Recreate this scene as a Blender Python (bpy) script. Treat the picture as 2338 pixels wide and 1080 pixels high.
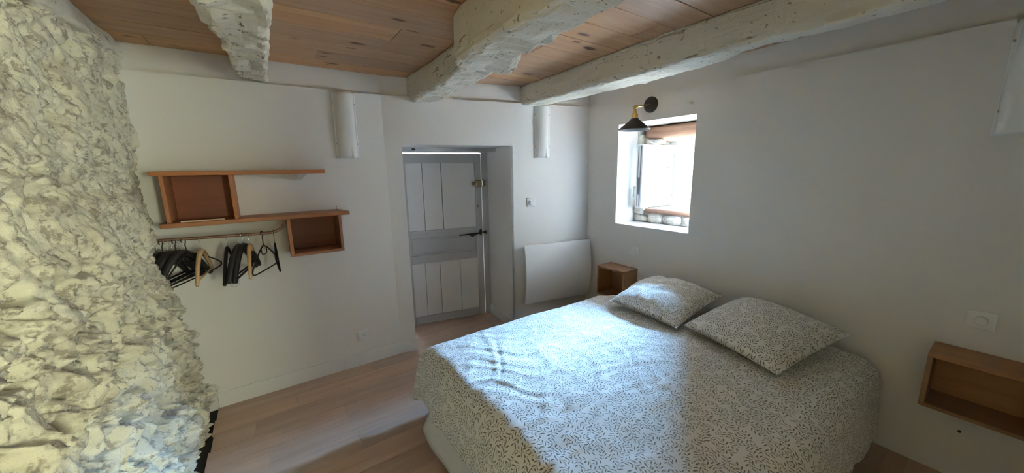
import bpy, bmesh, math, random
import numpy as np
from mathutils import Vector, Matrix, Euler
random.seed(7); RNG = np.random.default_rng(11)
for o in list(bpy.data.objects): bpy.data.objects.remove(o)
scene = bpy.context.scene
COL = scene.collection
PI = math.pi

# ------------------------------------------------------------------ camera
cam_d = bpy.data.cameras.new('camera'); cam = bpy.data.objects.new('camera', cam_d); COL.objects.link(cam)
cam_d.sensor_width = 36.0; cam_d.lens = 36.0*804.79/2338.0; cam_d.clip_start = 0.02; cam_d.clip_end = 100
_c = np.array([1169.0, 540.0]); _f = 804.79
def _u(v): v = np.array(v, float); return v/np.linalg.norm(v)
_X = _u([2367-1169, 367-540, _f]); _Y = _u([608-1169, 399-540, _f]); _Y = _u(_Y - _X*np.dot(_X, _Y)); _Z = np.cross(_X, _Y)
_R = np.stack([_X, _Y, _Z])                      # world <- (right, down, forward)
_right, _down, _fwd = _R[:, 0], _R[:, 1], _R[:, 2]
m = Matrix((( _right[0], -_down[0], -_fwd[0]), (_right[1], -_down[1], -_fwd[1]), (_right[2], -_down[2], -_fwd[2]))).to_4x4()
m.translation = Vector((-2.565, -2.814, 1.5)); cam.matrix_world = m
scene.camera = cam

# ------------------------------------------------------------------ world, lights, exposure
W = bpy.data.worlds.new('world'); scene.world = W; W.use_nodes = True
W.node_tree.nodes['Background'].inputs[0].default_value = (0.96, 0.98, 1.0, 1)
W.node_tree.nodes['Background'].inputs[1].default_value = 5.0
vs = scene.view_settings
vs.view_transform = 'Standard'; vs.look = 'None'; vs.gamma = 1.0; vs.use_curve_mapping = False; vs.exposure = 1.3
def area(name, loc, target, sx, sy, power, color):
    d = bpy.data.lights.new(name, 'AREA'); d.shape = 'RECTANGLE'; d.size = sx; d.size_y = sy; d.energy = power; d.color = color
    o = bpy.data.objects.new(name, d); COL.objects.link(o); o.location = loc
    o.rotation_euler = (Vector(target)-Vector(loc)).to_track_quat('-Z', 'Y').to_euler()
    return o
area('sky_light_window', (3.5, -0.40, 3.12), (0.4, -1.10, 1.40), 2.1, 1.6, 2950, (0.28, 0.58, 1.0))
sun_d = bpy.data.lights.new('sun', 'SUN'); sun_d.energy = 125.0; sun_d.angle = math.radians(1.0); sun_d.color = (0.80, 0.90, 1.0)
sun = bpy.data.objects.new('sun', sun_d); COL.objects.link(sun); sun.rotation_euler = Vector((-0.75, -0.62, -0.45)).to_track_quat('-Z', 'Y').to_euler()
area('daylight_rear_window', (-1.05, -6.0, 1.55), (-3.0, -1.6, 1.15), 1.1, 1.3, 85, (0.92, 1.0, 0.60))

# ------------------------------------------------------------------ helpers
def tag(o, label=None, cat=None, group=None, kind=None):
    if label: o['label'] = label
    if cat: o['category'] = cat
    if group: o['group'] = group
    if kind: o['kind'] = kind
    return o
def empty(name, loc=(0, 0, 0), rz=0.0, parent=None):
    o = bpy.data.objects.new(name, None); COL.objects.link(o); o.location = loc; o.rotation_euler = (0, 0, rz); o.empty_display_size = 0.05
    if parent: o.parent = parent
    return o
def obj(name, bm, mat, parent=None, smooth=False, bevel=0.0, seg=2):
    me = bpy.data.meshes.new(name)
    if isinstance(bm, bmesh.types.BMesh):
        bmesh.ops.recalc_face_normals(bm, faces=bm.faces[:]); bm.to_mesh(me); bm.free()
    else:
        me.from_pydata(*bm); me.update()
    me.materials.append(mat)
    if smooth:
        for p in me.polygons: p.use_smooth = True
    o = bpy.data.objects.new(name, me); COL.objects.link(o)
    if parent: o.parent = parent
    if bevel > 0:
        b = o.modifiers.new('bevel', 'BEVEL'); b.width = bevel; b.segments = seg; b.limit_method = 'ANGLE'; b.angle_limit = 0.6
    return o
def box(bm, x0, x1, y0, y1, z0, z1, M=None):
    vs_ = [Vector((x, y, z)) for x in (x0, x1) for y in (y0, y1) for z in (z0, z1)]
    if M is not None: vs_ = [M @ v for v in vs_]
    v = [bm.verts.new(p) for p in vs_]
    for f in ((0, 1, 3, 2), (4, 6, 7, 5), (0, 4, 5, 1), (2, 3, 7, 6), (0, 2, 6, 4), (1, 5, 7, 3)):
        bm.faces.new([v[i] for i in f])
    return v
def boxo(name, x0, x1, y0, y1, z0, z1, mat, parent=None, bevel=0.002, M=None):
    bm = bmesh.new(); box(bm, x0, x1, y0, y1, z0, z1, M); return obj(name, bm, mat, parent, bevel=bevel)
def tube(bm, pts, r, n=8, closed=False, cap=True, flat=1.0, up=Vector((0, 0, 1))):
    pts = [Vector(p) for p in pts]; rings = []
    N = len(pts)
    for i, p in enumerate(pts):
        a = pts[(i-1) % N] if (closed or i > 0) else p
        b = pts[(i+1) % N] if (closed or i < N-1) else p
        t = (b-a).normalized()
        s = t.cross(up)
        if s.length < 1e-3: s = t.cross(Vector((1, 0, 0)))
        s.normalize(); w = s.cross(t).normalized()
        ri = r[i] if isinstance(r, (list, tuple)) else r
        rings.append([bm.verts.new(p + s*math.cos(2*PI*k/n)*ri*flat + w*math.sin(2*PI*k/n)*ri) for k in range(n)])
    for i in range(N if closed else N-1):
        A, B = rings[i], rings[(i+1) % N]
        for k in range(n): bm.faces.new((A[k], A[(k+1) % n], B[(k+1) % n], B[k]))
    if cap and not closed:
        bm.faces.new(rings[0][::-1]); bm.faces.new(rings[-1])
def lathe(bm, prof, n=32, M=None):
    rings = []
    for r, z in prof:
        ring = []
        for k in range(n):
            p = Vector((r*math.cos(2*PI*k/n), r*math.sin(2*PI*k/n), z))
            ring.append(bm.verts.new(M @ p if M is not None else p))
        rings.append(ring)
    for A, B in zip(rings[:-1], rings[1:]):
        for k in range(n): bm.faces.new((A[k], A[(k+1) % n], B[(k+1) % n], B[k]))
    bm.faces.new(rings[0][::-1]); bm.faces.new(rings[-1])
def catmull(P, sub=6):
    P = [Vector(p) for p in P]; out = []
    for i in range(len(P)-1):
        p0 = P[max(i-1, 0)]; p1 = P[i]; p2 = P[i+1]; p3 = P[min(i+2, len(P)-1)]
        for k in range(sub):
            t = k/sub
            out.append(0.5*((2*p1)+(p2-p0)*t+(2*p0-5*p1+4*p2-p3)*t*t+(3*p1-p0-3*p2+p3)*t**3))
    out.append(P[-1]); return out

# numpy noise
def _h(ix, iy, iz, s):
    n = (ix*374761393 + iy*668265263 + iz*2147483647 + s*1274126177) & 0xffffffff
    n = ((n ^ (n >> 13))*1274126177) & 0xffffffff
    n = ((n ^ (n >> 16))*2246822519) & 0xffffffff
    return ((n ^ (n >> 15)) & 0xffff)/65535.0
def vnoise(x, y, z, s=0):
    x = np.asarray(x, float); y = np.asarray(y, float); z = np.asarray(z, float)
    x, y, z = np.broadcast_arrays(x, y, z)
    ix = np.floor(x).astype(np.int64); iy = np.floor(y).astype(np.int64); iz = np.floor(z).astype(np.int64)
    fx = x-ix; fy = y-iy; fz = z-iz
    fx = fx*fx*fx*(fx*(fx*6-15)+10); fy = fy*fy*fy*(fy*(fy*6-15)+10); fz = fz*fz*fz*(fz*(fz*6-15)+10)
    r = 0
    for a in (0, 1):
        for b in (0, 1):
            for c in (0, 1):
                r = r + _h(ix+a, iy+b, iz+c, s)*(fx if a else 1-fx)*(fy if b else 1-fy)*(fz if c else 1-fz)
    return r*2-1
def fbm(x, y, z, s=0, o=4, g=0.5):
    r = 0; a = 1.0; k = 1.0
    for i in range(o):
        r = r + a*vnoise(x*k, y*k, z*k, s+i); a *= g; k *= 2.03
    return r
def worley(u, v, s=0):
    iu = np.floor(u).astype(np.int64); iv = np.floor(v).astype(np.int64)
    best = np.full(u.shape, 9.0); bid = np.zeros(u.shape)
    for a in (-1, 0, 1):
        for b in (-1, 0, 1):
            cu = iu+a; cv = iv+b
            pu = cu+_h(cu, cv, cu*0, s); pv = cv+_h(cu, cv, cu*0+1, s)
            d = np.hypot(pu-u, pv-v); h = _h(cu, cv, cu*0+2, s)
            m_ = d < best; best = np.where(m_, d, best); bid = np.where(m_, h, bid)
    return best, bid
def grid_faces(nu, nv):
    i = np.arange(nu-1)[:, None]*nv + np.arange(nv-1)[None, :]
    return np.stack([i, i+nv, i+nv+1, i+1], -1).reshape(-1, 4)
def np_mesh(name, verts, faces, mat, parent=None, smooth=True, uv=None):
    me = bpy.data.meshes.new(name)
    me.from_pydata(verts.tolist(), [], faces.tolist()); me.update()
    if smooth: me.polygons.foreach_set('use_smooth', np.ones(len(me.polygons), bool))
    if uv is not None:
        l = me.uv_layers.new(name='UVMap'); vi = np.empty(len(me.loops), np.int32); me.loops.foreach_get('vertex_index', vi)
        l.data.foreach_set('uv', uv[vi].astype(np.float32).ravel())
    me.materials.append(mat)
    o = bpy.data.objects.new(name, me); COL.objects.link(o)
    if parent: o.parent = parent
    return o

# ------------------------------------------------------------------ materials
class NT:
    def __init__(s, name, rough=0.6, metal=0.0, color=(0.8, 0.8, 0.8)):
        s.m = bpy.data.materials.new(name); s.m.use_nodes = True; s.t = s.m.node_tree; s.b = s.t.nodes['Principled BSDF']
        s.b.inputs['Roughness'].default_value = rough; s.b.inputs['Metallic'].default_value = metal
        s.b.inputs['Base Color'].default_value = (*color, 1)
    def n(s, typ, **kw):
        nd = s.t.nodes.new(typ)
        for k, v in kw.items(): setattr(nd, k, v)
        return nd
    def l(s, a, b): s.t.links.new(a, b)
    def val(s, sock, v):
        if isinstance(v, bpy.types.NodeSocket): s.l(v, sock)
        else: sock.default_value = v
    def math(s, op, a, b=0.0, c=0.0, clamp=False):
        nd = s.n('ShaderNodeMath', operation=op); nd.use_clamp = clamp
        s.val(nd.inputs[0], a); s.val(nd.inputs[1], b); s.val(nd.inputs[2], c); return nd.outputs[0]
    def vmath(s, op, a, b=None):
        nd = s.n('ShaderNodeVectorMath', operation=op); s.val(nd.inputs[0], a)
        if b is not None: s.val(nd.inputs[1], b)
        return nd.outputs[0]
    def noise(s, vec, scale, detail=4, rough=0.55, dist=0.0):
        nd = s.n('ShaderNodeTexNoise'); s.l(vec, nd.inputs['Vector']); nd.inputs['Scale'].default_value = scale
        nd.inputs['Detail'].default_value = detail; nd.inputs['Roughness'].default_value = rough; nd.inputs['Distortion'].default_value = dist
        return nd.outputs['Fac']
    def ramp(s, fac, stops):
        nd = s.n('ShaderNodeValToRGB'); s.l(fac, nd.inputs[0]); e = nd.color_ramp.elements
        while len(e) < len(stops): e.new(0.5)
        for i, (p, c) in enumerate(stops): e[i].position = p; e[i].color = (*c, 1) if len(c) == 3 else c
        return nd.outputs[0]
    def mix(s, fac, a, b, blend='MIX'):
        nd = s.n('ShaderNodeMix', data_type='RGBA', blend_type=blend); s.val(nd.inputs[0], fac)
        for i, v in ((6, a), (7, b)):
            if isinstance(v, bpy.types.NodeSocket): s.l(v, nd.inputs[i])
            else: nd.inputs[i].default_value = (*v, 1)
        return nd.outputs[2]
    def bump(s, h, strength, dist):
        nd = s.n('ShaderNodeBump'); nd.inputs['Strength'].default_value = strength; nd.inputs['Distance'].default_value = dist
        s.l(h, nd.inputs['Height']); s.l(nd.outputs[0], s.b.inputs['Normal'])
    def coord(s, which='Object'): return s.n('ShaderNodeTexCoord').outputs[which]
    def geo(s): return s.n('ShaderNodeNewGeometry').outputs['Position']
    def mapping(s, vec, scale=(1, 1, 1), rot=(0, 0, 0)):
        nd = s.n('ShaderNodeMapping'); s.val(nd.inputs['Vector'], vec); nd.inputs['Scale'].default_value = scale; nd.inputs['Rotation'].default_value = rot
        return nd.outputs[0]
    def out(s, col): s.l(col, s.b.inputs['Base Color']); return s.m

def mat_plain(name, color, rough=0.5, metal=0.0, bump=0.0, bscale=60):
    t = NT(name, rough, metal, color)
    c = t.coord()
    f = t.noise(c, 8.0, 3)
    col = t.mix(t.math('MULTIPLY', f, 0.25), color, tuple(min(1, k*0.78) for k in color)); t.out(col)
    if bump: t.bump(t.noise(c, bscale, 3), bump, 0.002)
    return t.m
def mat_plaster(name, a, b):
    t = NT(name, 0.85); p = t.geo()
    t.bump(t.math('ADD', t.noise(p, 9, 3), t.math('MULTIPLY', t.noise(p, 120, 2), 0.15)), 0.25, 0.006)
    return t.out(t.mix(t.noise(p, 1.6, 4), a, b))
def mat_wood(name, c1, c2, knot, axis=0, ring=14.0, rough=0.55, knots=True, per_object=True):
    """grain runs along local axis"""
    t = NT(name, rough)
    p = t.geo()
    if per_object:
        oi = t.n('ShaderNodeObjectInfo'); rnd = oi.outputs['Random']
        off = t.n('ShaderNodeCombineXYZ'); t.l(t.math('MULTIPLY', rnd, 37.0), off.inputs[0]); t.l(t.math('MULTIPLY', rnd, 91.0), off.inputs[1]); t.l(t.math('MULTIPLY', rnd, 53.0), off.inputs[2])
        p = t.vmath('ADD', p, off.outputs[0])
    sc = [ring, ring, ring]; sc[axis] = ring*0.055
    q = t.mapping(p, tuple(sc))
    g = t.noise(q, 2.0, 5, 0.6, 0.6)
    fine = t.noise(t.mapping(p, tuple(k*7 for k in sc)), 2.0, 3)
    fac = t.math('ADD', t.math('MULTIPLY', g, 0.8), t.math('MULTIPLY', fine, 0.25))
    col = t.ramp(fac, [(0.32, c2), (0.7, c1)])
    if per_object:
        hs = t.n('ShaderNodeHueSaturation'); t.l(col, hs.inputs['Color'])
        t.l(t.math('ADD', t.math('MULTIPLY', rnd, 0.30), 0.85), hs.inputs['Value']); t.l(t.math('ADD', t.math('MULTIPLY', rnd, 0.2), 0.9), hs.inputs['Saturation']); col = hs.outputs[0]
    if knots:
        ks = [11.0, 11.0, 11.0]; ks[axis] = 4.2; ks[2] = 0.0
        v = t.n('ShaderNodeTexVoronoi', feature='F1'); t.l(t.mapping(p, tuple(ks)), v.inputs['Vector']); v.inputs['Scale'].default_value = 1.0
        sel = t.n('ShaderNodeSeparateColor'); t.l(v.outputs['Color'], sel.inputs[0])
        gate = t.math('GREATER_THAN', sel.outputs[0], 0.42)
        rad = t.math('ADD', t.math('MULTIPLY', sel.outputs[1], 0.20), 0.08)
        k = t.math('SMOOTH_MIN', t.math('DIVIDE', t.math('SUBTRACT', rad, v.outputs['Distance']), 0.09), 1.0, 0.1)
        k = t.math('MULTIPLY', t.math('MAXIMUM', k, 0.0), gate, clamp=True)
        col = t.mix(k, col, knot)
    t.bump(fac, 0.12, 0.003)
    return t.out(col)

M_wall = mat_plaster('white_plaster', (0.79, 0.775, 0.76), (0.75, 0.735, 0.72))
M_trim = mat_plain('white_paint', (0.80, 0.80, 0.80), 0.45)
M_grey = mat_plain('grey_paint', (0.50, 0.495, 0.50), 0.55, bump=0.2)
M_board = mat_plain('pale_grey_paint', (0.79, 0.775, 0.765), 0.55, bump=0.2, bscale=40)
M_ceil = mat_wood('pine_planks', (0.58, 0.35, 0.20), (0.43, 0.24, 0.13), (0.14, 0.065, 0.035), 0, 12.0)
M_floor = mat_wood('oak_laminate', (0.58, 0.41, 0.315), (0.44, 0.295, 0.215), (0.26, 0.16, 0.11), 0, 9.0, rough=0.42, knots=False)
M_shelf = mat_wood('orange_pine', (0.45, 0.19, 0.085), (0.32, 0.125, 0.055), (0.16, 0.055, 0.02), 0, 10.0, rough=0.45)
M_shelf_red = mat_wood('red_stained_pine', (0.24, 0.078, 0.04), (0.17, 0.052, 0.027), (0.09, 0.03, 0.015), 0, 10.0, rough=0.45)
M_night = mat_wood('honey_pine', (0.40, 0.21, 0.105), (0.29, 0.145, 0.07), (0.15, 0.06, 0.025), 1, 10.0, rough=0.5)
M_log = mat_wood('old_log', (0.34, 0.19, 0.12), (0.2, 0.10, 0.06), (0.08, 0.04, 0.02), 1, 16.0, rough=0.8)
M_hwood = mat_wood('hanger_wood', (0.62, 0.42, 0.24), (0.5, 0.32, 0.17), (0.3, 0.15, 0.08), 1, 12, knots=False)
M_black = mat_plain('black_plastic', (0.018, 0.017, 0.018), 0.5)
M_velvet = mat_plain('black_velvet', (0.012, 0.011, 0.012), 0.9)
M_iron = mat_plain('wrought_iron', (0.04, 0.035, 0.033), 0.55, 0.6)
M_brass = mat_plain('brass', (0.62, 0.42, 0.16), 0.28, 1.0)
M_oldbrass = mat_plain('old_brass', (0.30, 0.26, 0.17), 0.45, 0.7)
M_steel = mat_plain('steel', (0.72, 0.72, 0.73), 0.25, 1.0)
M_copper = mat_plain('painted_copper_pipe', (0.30, 0.17, 0.12), 0.42, 0.5)
M_dark = mat_plain('dark_gap', (0.02, 0.018, 0.016), 0.9)
M_plastic = mat_plain('white_plastic', (0.82, 0.82, 0.82), 0.3)
M_hole = mat_plain('socket_hole', (0.03, 0.03, 0.03), 0.7)
M_rad = mat_plain('radiator_enamel', (0.80, 0.80, 0.80), 0.35)
M_sheet = mat_plain('white_sheet', (0.76, 0.74, 0.70), 0.85, bump=0.15)
M_pvc = mat_plain('white_pvc', (0.84, 0.85, 0.87), 0.3)
M_seal = mat_plain('grey_seal', (0.16, 0.17, 0.19), 0.6)
M_tile = mat_plain('glossy_white_glaze', (0.80, 0.80, 0.80), 0.22)

def mat_stone(name, a, b, c, sc=1.0):
    t = NT(name, 0.9); p = t.geo()
    col = t.ramp(t.noise(p, 5*sc, 6, 0.65, 0.8), [(0.28, b), (0.50, a), (0.72, tuple(min(1, k*1.1) for k in a))])
    spots = t.ramp(t.noise(p, 24*sc, 6, 0.72), [(0.53, (0, 0, 0)), (0.60, (1, 1, 1))])
    col = t.mix(t.math('MULTIPLY', spots, 0.7), col, c)
    t.bump(t.math('ADD', t.noise(p, 45*sc, 5, 0.7), t.math('MULTIPLY', t.noise(p, 160*sc, 3, 0.7), 0.4)), 0.6, 0.012)
    return t.out(col)
M_rock = mat_stone('cream_rock', (0.68, 0.64, 0.52), (0.40, 0.35, 0.27), (0.22, 0.18, 0.145))  # dark spot tone mixes brown staining with painted shade of the pockets
M_stone = mat_stone('rubble_stone', (0.68, 0.64, 0.56), (0.5, 0.45, 0.38), (0.35, 0.3, 0.25), 2)
def mat_beam():
    t = NT('limewashed_timber', 0.8); p = t.geo()
    col = t.mix(t.noise(p, 6, 5), (0.74, 0.70, 0.61), (0.62, 0.58, 0.50))
    q = t.mapping(p, (22, 2.2, 26)); cr = t.noise(q, 1.0, 5, 0.7, 1.2)
    k = t.ramp(cr, [(0.345, (1, 1, 1)), (0.375, (0, 0, 0))])
    col = t.mix(t.math('MULTIPLY', k, 0.9), col, (0.17, 0.13, 0.09))
    v = t.noise(p, 38, 3, 0.6); k2 = t.ramp(v, [(0.32, (1, 1, 1)), (0.35, (0, 0, 0))])
    col = t.mix(t.math('MULTIPLY', k2, 0.8), col, (0.2, 0.16, 0.11))
    h = t.math('ADD', t.math('MULTIPLY', t.noise(p, 30, 5, 0.65), 1.0), t.math('MULTIPLY', t.noise(t.mapping(p, (40, 6, 40)), 1.0, 4), 0.8))
    t.bump(h, 0.5, 0.008)
    return t.out(col)
M_beam = mat_beam()
def mat_leaf():
    t = NT('leaf_print_cotton', 0.9)
    uv = t.coord('UV')
    uvw = t.vmath('ADD', uv, t.mapping(uv, (0, 0, 0)))
    masks = []
    for k, (cell, off, ang) in enumerate(((0.036, (0, 0, 0), 0.0),)):
        v = t.n('ShaderNodeTexVoronoi', feature='F1', voronoi_dimensions='2D')
        src = t.vmath('ADD', uv, off); t.l(src, v.inputs['Vector']); v.inputs['Scale'].default_value = 1/cell; v.inputs['Randomness'].default_value = 0.75
        loc = t.vmath('SUBTRACT', src, v.outputs['Position'])
        sc = t.n('ShaderNodeSeparateColor'); t.l(v.outputs['Color'], sc.inputs[0])
        rot = t.n('ShaderNodeVectorRotate', rotation_type='Z_AXIS'); t.l(loc, rot.inputs['Vector']); t.l(t.math('MULTIPLY', sc.outputs[0], 6.283), rot.inputs['Angle'])
        sx = t.n('ShaderNodeSeparateXYZ'); t.l(rot.outputs[0], sx.inputs[0])
        u = sx.outputs[0]; w = t.math('ABSOLUTE', t.math('ADD', sx.outputs[1], t.math('MULTIPLY', t.math('MULTIPLY', u, u), 9.0)))
        a = t.math('SUBTRACT', u, t.math('MULTIPLY', w, 0.85))
        per = 0.0150
        pp = t.math('SUBTRACT', t.math('FRACT', t.math('DIVIDE', a, per)), 0.5)
        pp = t.math('MULTIPLY', t.math('ABSOLUTE', pp), per)
        L = 0.0145
        s = t.math('SUBTRACT', t.math('MULTIPLY', t.math('DIVIDE', t.math('SUBTRACT', w, 0.0018), L), 2.0), 1.0)
        tap = t.math('MULTIPLY', t.math('SUBTRACT', 1.0, t.math('MULTIPLY', s, s)), 0.0029)
        leaf = t.math('LESS_THAN', pp, tap)
        leaf = t.math('MULTIPLY', leaf, t.math('LESS_THAN', t.math('ABSOLUTE', u), 0.021))
        stem = t.math('MULTIPLY', t.math('LESS_THAN', w, 0.0006), t.math('LESS_THAN', t.math('ABSOLUTE', u), 0.018))
        mk = t.math('MAXIMUM', leaf, stem)
        mk = t.math('MULTIPLY', mk, t.math('LESS_THAN', v.outputs['Distance'], 0.80))
        masks.append(mk)
    allm = masks[0]
    col = t.mix(allm, (0.79, 0.775, 0.74), (0.17, 0.165, 0.125))
    t.bump(t.noise(uv, 900, 2), 0.08, 0.001)
    t.b.inputs['Sheen Weight'].default_value = 0.15
    return t.out(col)
M_leaf = mat_leaf()
def mat_glass():
    m_ = bpy.data.materials.new('window_glass'); m_.use_nodes = True; t = m_.node_tree; t.nodes.clear()
    o = t.nodes.new('ShaderNodeOutputMaterial'); a = t.nodes.new('ShaderNodeBsdfTransparent'); b = t.nodes.new('ShaderNodeBsdfGlossy'); x = t.nodes.new('ShaderNodeMixShader')
    b.inputs['Roughness'].default_value = 0.0; a.inputs[0].default_value = (0.62, 0.66, 0.66, 1); x.inputs[0].default_value = 0.24
    t.links.new(a.outputs[0], x.inputs[1]); t.links.new(b.outputs[0], x.inputs[2]); t.links.new(x.outputs[0], o.inputs[0]); return m_
M_glass = mat_glass()

# ------------------------------------------------------------------ the room shell
H = 2.205            # ceiling underside
LIN = 2.065          # top of the proud plaster lining
A12 = math.radians(12)
# frame of the angled part of the back wall: local x along the wall, local y into the wall
MB = Matrix.Translation((-1.8, 0, 0)) @ Matrix.Rotation(-A12, 4, 'Z')
def wallbox(bm, *a, M=None): box(bm, *a, M=M)

bm = bmesh.new()
box(bm, -3.6, -1.80, 0.0, 0.35, -0.1, LIN); box(bm, -3.6, -1.80, 0.028, 0.35, LIN, 2.45)
tag(obj('wall_back', bm, M_wall), 'white plaster back wall behind the clothes shelf', kind='structure')
bm = bmesh.new()
DS0, DS1, DT = 0.125, 1.03, 1.71
box(bm, -0.02, DS0, 0.0, 0.62, -0.1, LIN, MB); box(bm, DS0, DS1, 0.0, 0.62, DT, LIN, MB)
box(bm, DS1, 2.4, 0.0, 0.62, -0.1, LIN, MB); box(bm, -0.02, 2.4, 0.028, 0.62, LIN, 2.45, MB)
# splayed right reveal of the doorway
v = box(bm, DS1-0.05, DS1+0.02, 0.0, 0.62, -0.1, DT, MB)
for k in (0, 1): v[k].co = MB @ Vector((DS1-0.001, 0.0, -0.1 if k == 0 else DT))
for k in (2, 3): v[k].co = MB @ Vector((0.972, 0.62, -0.1 if k == 2 else DT))
tag(obj('wall_back_door', bm, M_wall), 'angled white plaster wall around the doorway', kind='structure')

WY0, WY1, WZ0, WZ1 = -1.405, -0.725, 1.01, 1.87      # window recess
RX0, RX1, RZ0, RZ1 = -1.65, -0.55, 0.85, 2.05        # window in the rear wall, behind the camera
def wall_with_holes(bm, x0, x1, ya, yb, za, zb, holes):
    ys = sorted({ya, yb, *[h[0] for h in holes], *[h[1] for h in holes]}); zs = sorted({za, zb, *[h[2] for h in holes], *[h[3] for h in holes]})
    for a, b in zip(ys[:-1], ys[1:]):
        for c, d in zip(zs[:-1], zs[1:]):
            cy, cz = (a+b)/2, (c+d)/2
            if any(h[0] < cy < h[1] and h[2] < cz < h[3] for h in holes): continue
            box(bm, x0, x1, a, b, c, d)
bm = bmesh.new()
wall_with_holes(bm, 0.0, 0.27, -5.6, 0.3, -0.1, LIN, [(WY0, WY1, WZ0, WZ1)])
box(bm, 0.026, 0.27, -5.6, 0.3, LIN, 2.45)
wall_right = tag(obj('wall_right', bm, M_wall), 'long white plaster wall with the small deep window', kind='structure')
bm = bmesh.new()
wall_with_holes(bm, 0.27, 0.86, -5.6, 0.3, -0.1, 2.45, [(-1.46, -0.735, 1.125, 1.865)])
obj('masonry_core', bm, M_stone, wall_right)
bm = bmesh.new(); 
for a_ in ((-3.9, RX0, -0.1, 2.45), (RX1, 0.9, -0.1, 2.45), (RX0, RX1, -0.1, RZ0), (RX0, RX1, RZ1, 2.45)): box(bm, a_[0], a_[1], -5.7, -5.5, a_[2], a_[3])
tag(obj('wall_rear', bm, M_wall), 'plain white wall at the far end of the room', kind='structure')

bm = bmesh.new(); box(bm, -1.9, 0.0, -3.42, -3.30, 0.0, H+0.01)  # added unseen wall, keeps the rear window light off the bed side
tag(obj('wall_light_blocker', bm, M_wall), 'short white wall added unseen behind the camera to block light', kind='structure')
# floor planks
fl = empty('floor', (0, 0, 0)); tag(fl, 'brown oak laminate floor', kind='structure')
boxo('underlay', -3.7, 1.0, -5.7, 1.1, -0.12, -0.012, M_dark, fl, bevel=0)
pm = {}
def plank(name, x0, x1, y0, y1, z0, z1, mat, parent, gap=0.0006, bev=0.0012):
    key = (name, round(x1-x0, 3), round(y1-y0, 3), round(z1-z0, 3))
    if key not in pm:
        bm = bmesh.new(); hx = (x1-x0)/2-gap; hy = (y1-y0)/2-gap; hz = (z1-z0)/2
        vv = box(bm, -hx, hx, -hy, hy, -hz, hz)
        bmesh.ops.bevel(bm, geom=bm.edges[:], offset=bev, segments=1, affect='EDGES')
        bmesh.ops.recalc_face_normals(bm, faces=bm.faces[:])
        me = bpy.data.meshes.new(name); bm.to_mesh(me); bm.free(); me.materials.append(mat); pm[key] = me
    o = bpy.data.objects.new(name, pm[key]); COL.objects.link(o); o.parent = parent
    o.location = ((x0+x1)/2, (y0+y1)/2, (z0+z1)/2); return o
rows = []
y = 0.795; i = 0
joint_at = {5: -2.065, 6: -2.573, 8: -2.322, 7: -1.6, 4: -2.79}
XR = -3.0
while y > -5.4:
    y1 = y; y0 = y-0.157
    xs = joint_at.get(i, -3.0 + (i*0.43) % 1.2)
    ragged = XR + random.uniform(-0.012, 0.008)
    cuts = [ragged]
    x = xs
    while x > ragged+0.15: x -= 1.2
    x += 1.2
    while x < 0.0: cuts.append(x); x += 1.2
    cuts.append(0.02)
    if y0 > -0.02:                                # inside the doorway only
        cuts = [-1.85, -0.95, -0.6] if i % 2 else [-1.85, -1.3, -0.6]
    for a, b in zip(cuts[:-1], cuts[1:]): plank('floor_plank', a, b, y0, y1, -0.012, 0.0, M_floor, fl, gap=0.0005, bev=0.0009)
    y = y0; i += 1
# ceiling planks
ce = empty('ceiling', (0, 0, 0)); tag(ce, 'knotty pine plank ceiling', kind='structure')
boxo('ceiling_backing', -3.9, 0.9, -5.7, 0.7, H+0.022, H+0.2, M_dark, ce, bevel=0)
y = 0.02; i = 0
while y > -5.5:
    w = 0.186; off = (i*0.77) % 2.0
    cuts = [-3.5]; x = -3.5+0.5+off
    while x < -0.2: cuts.append(x); x += 2.0
    cuts.append(0.02)
    dz = random.uniform(-0.0012, 0.0012)
    for a, b in zip(cuts[:-1], cuts[1:]): plank('ceiling_plank', a, b, y-w, y, H+dz, H+0.02+dz, M_ceil, ce, gap=0.0011, bev=0.002)
    y -= w; i += 1

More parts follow.
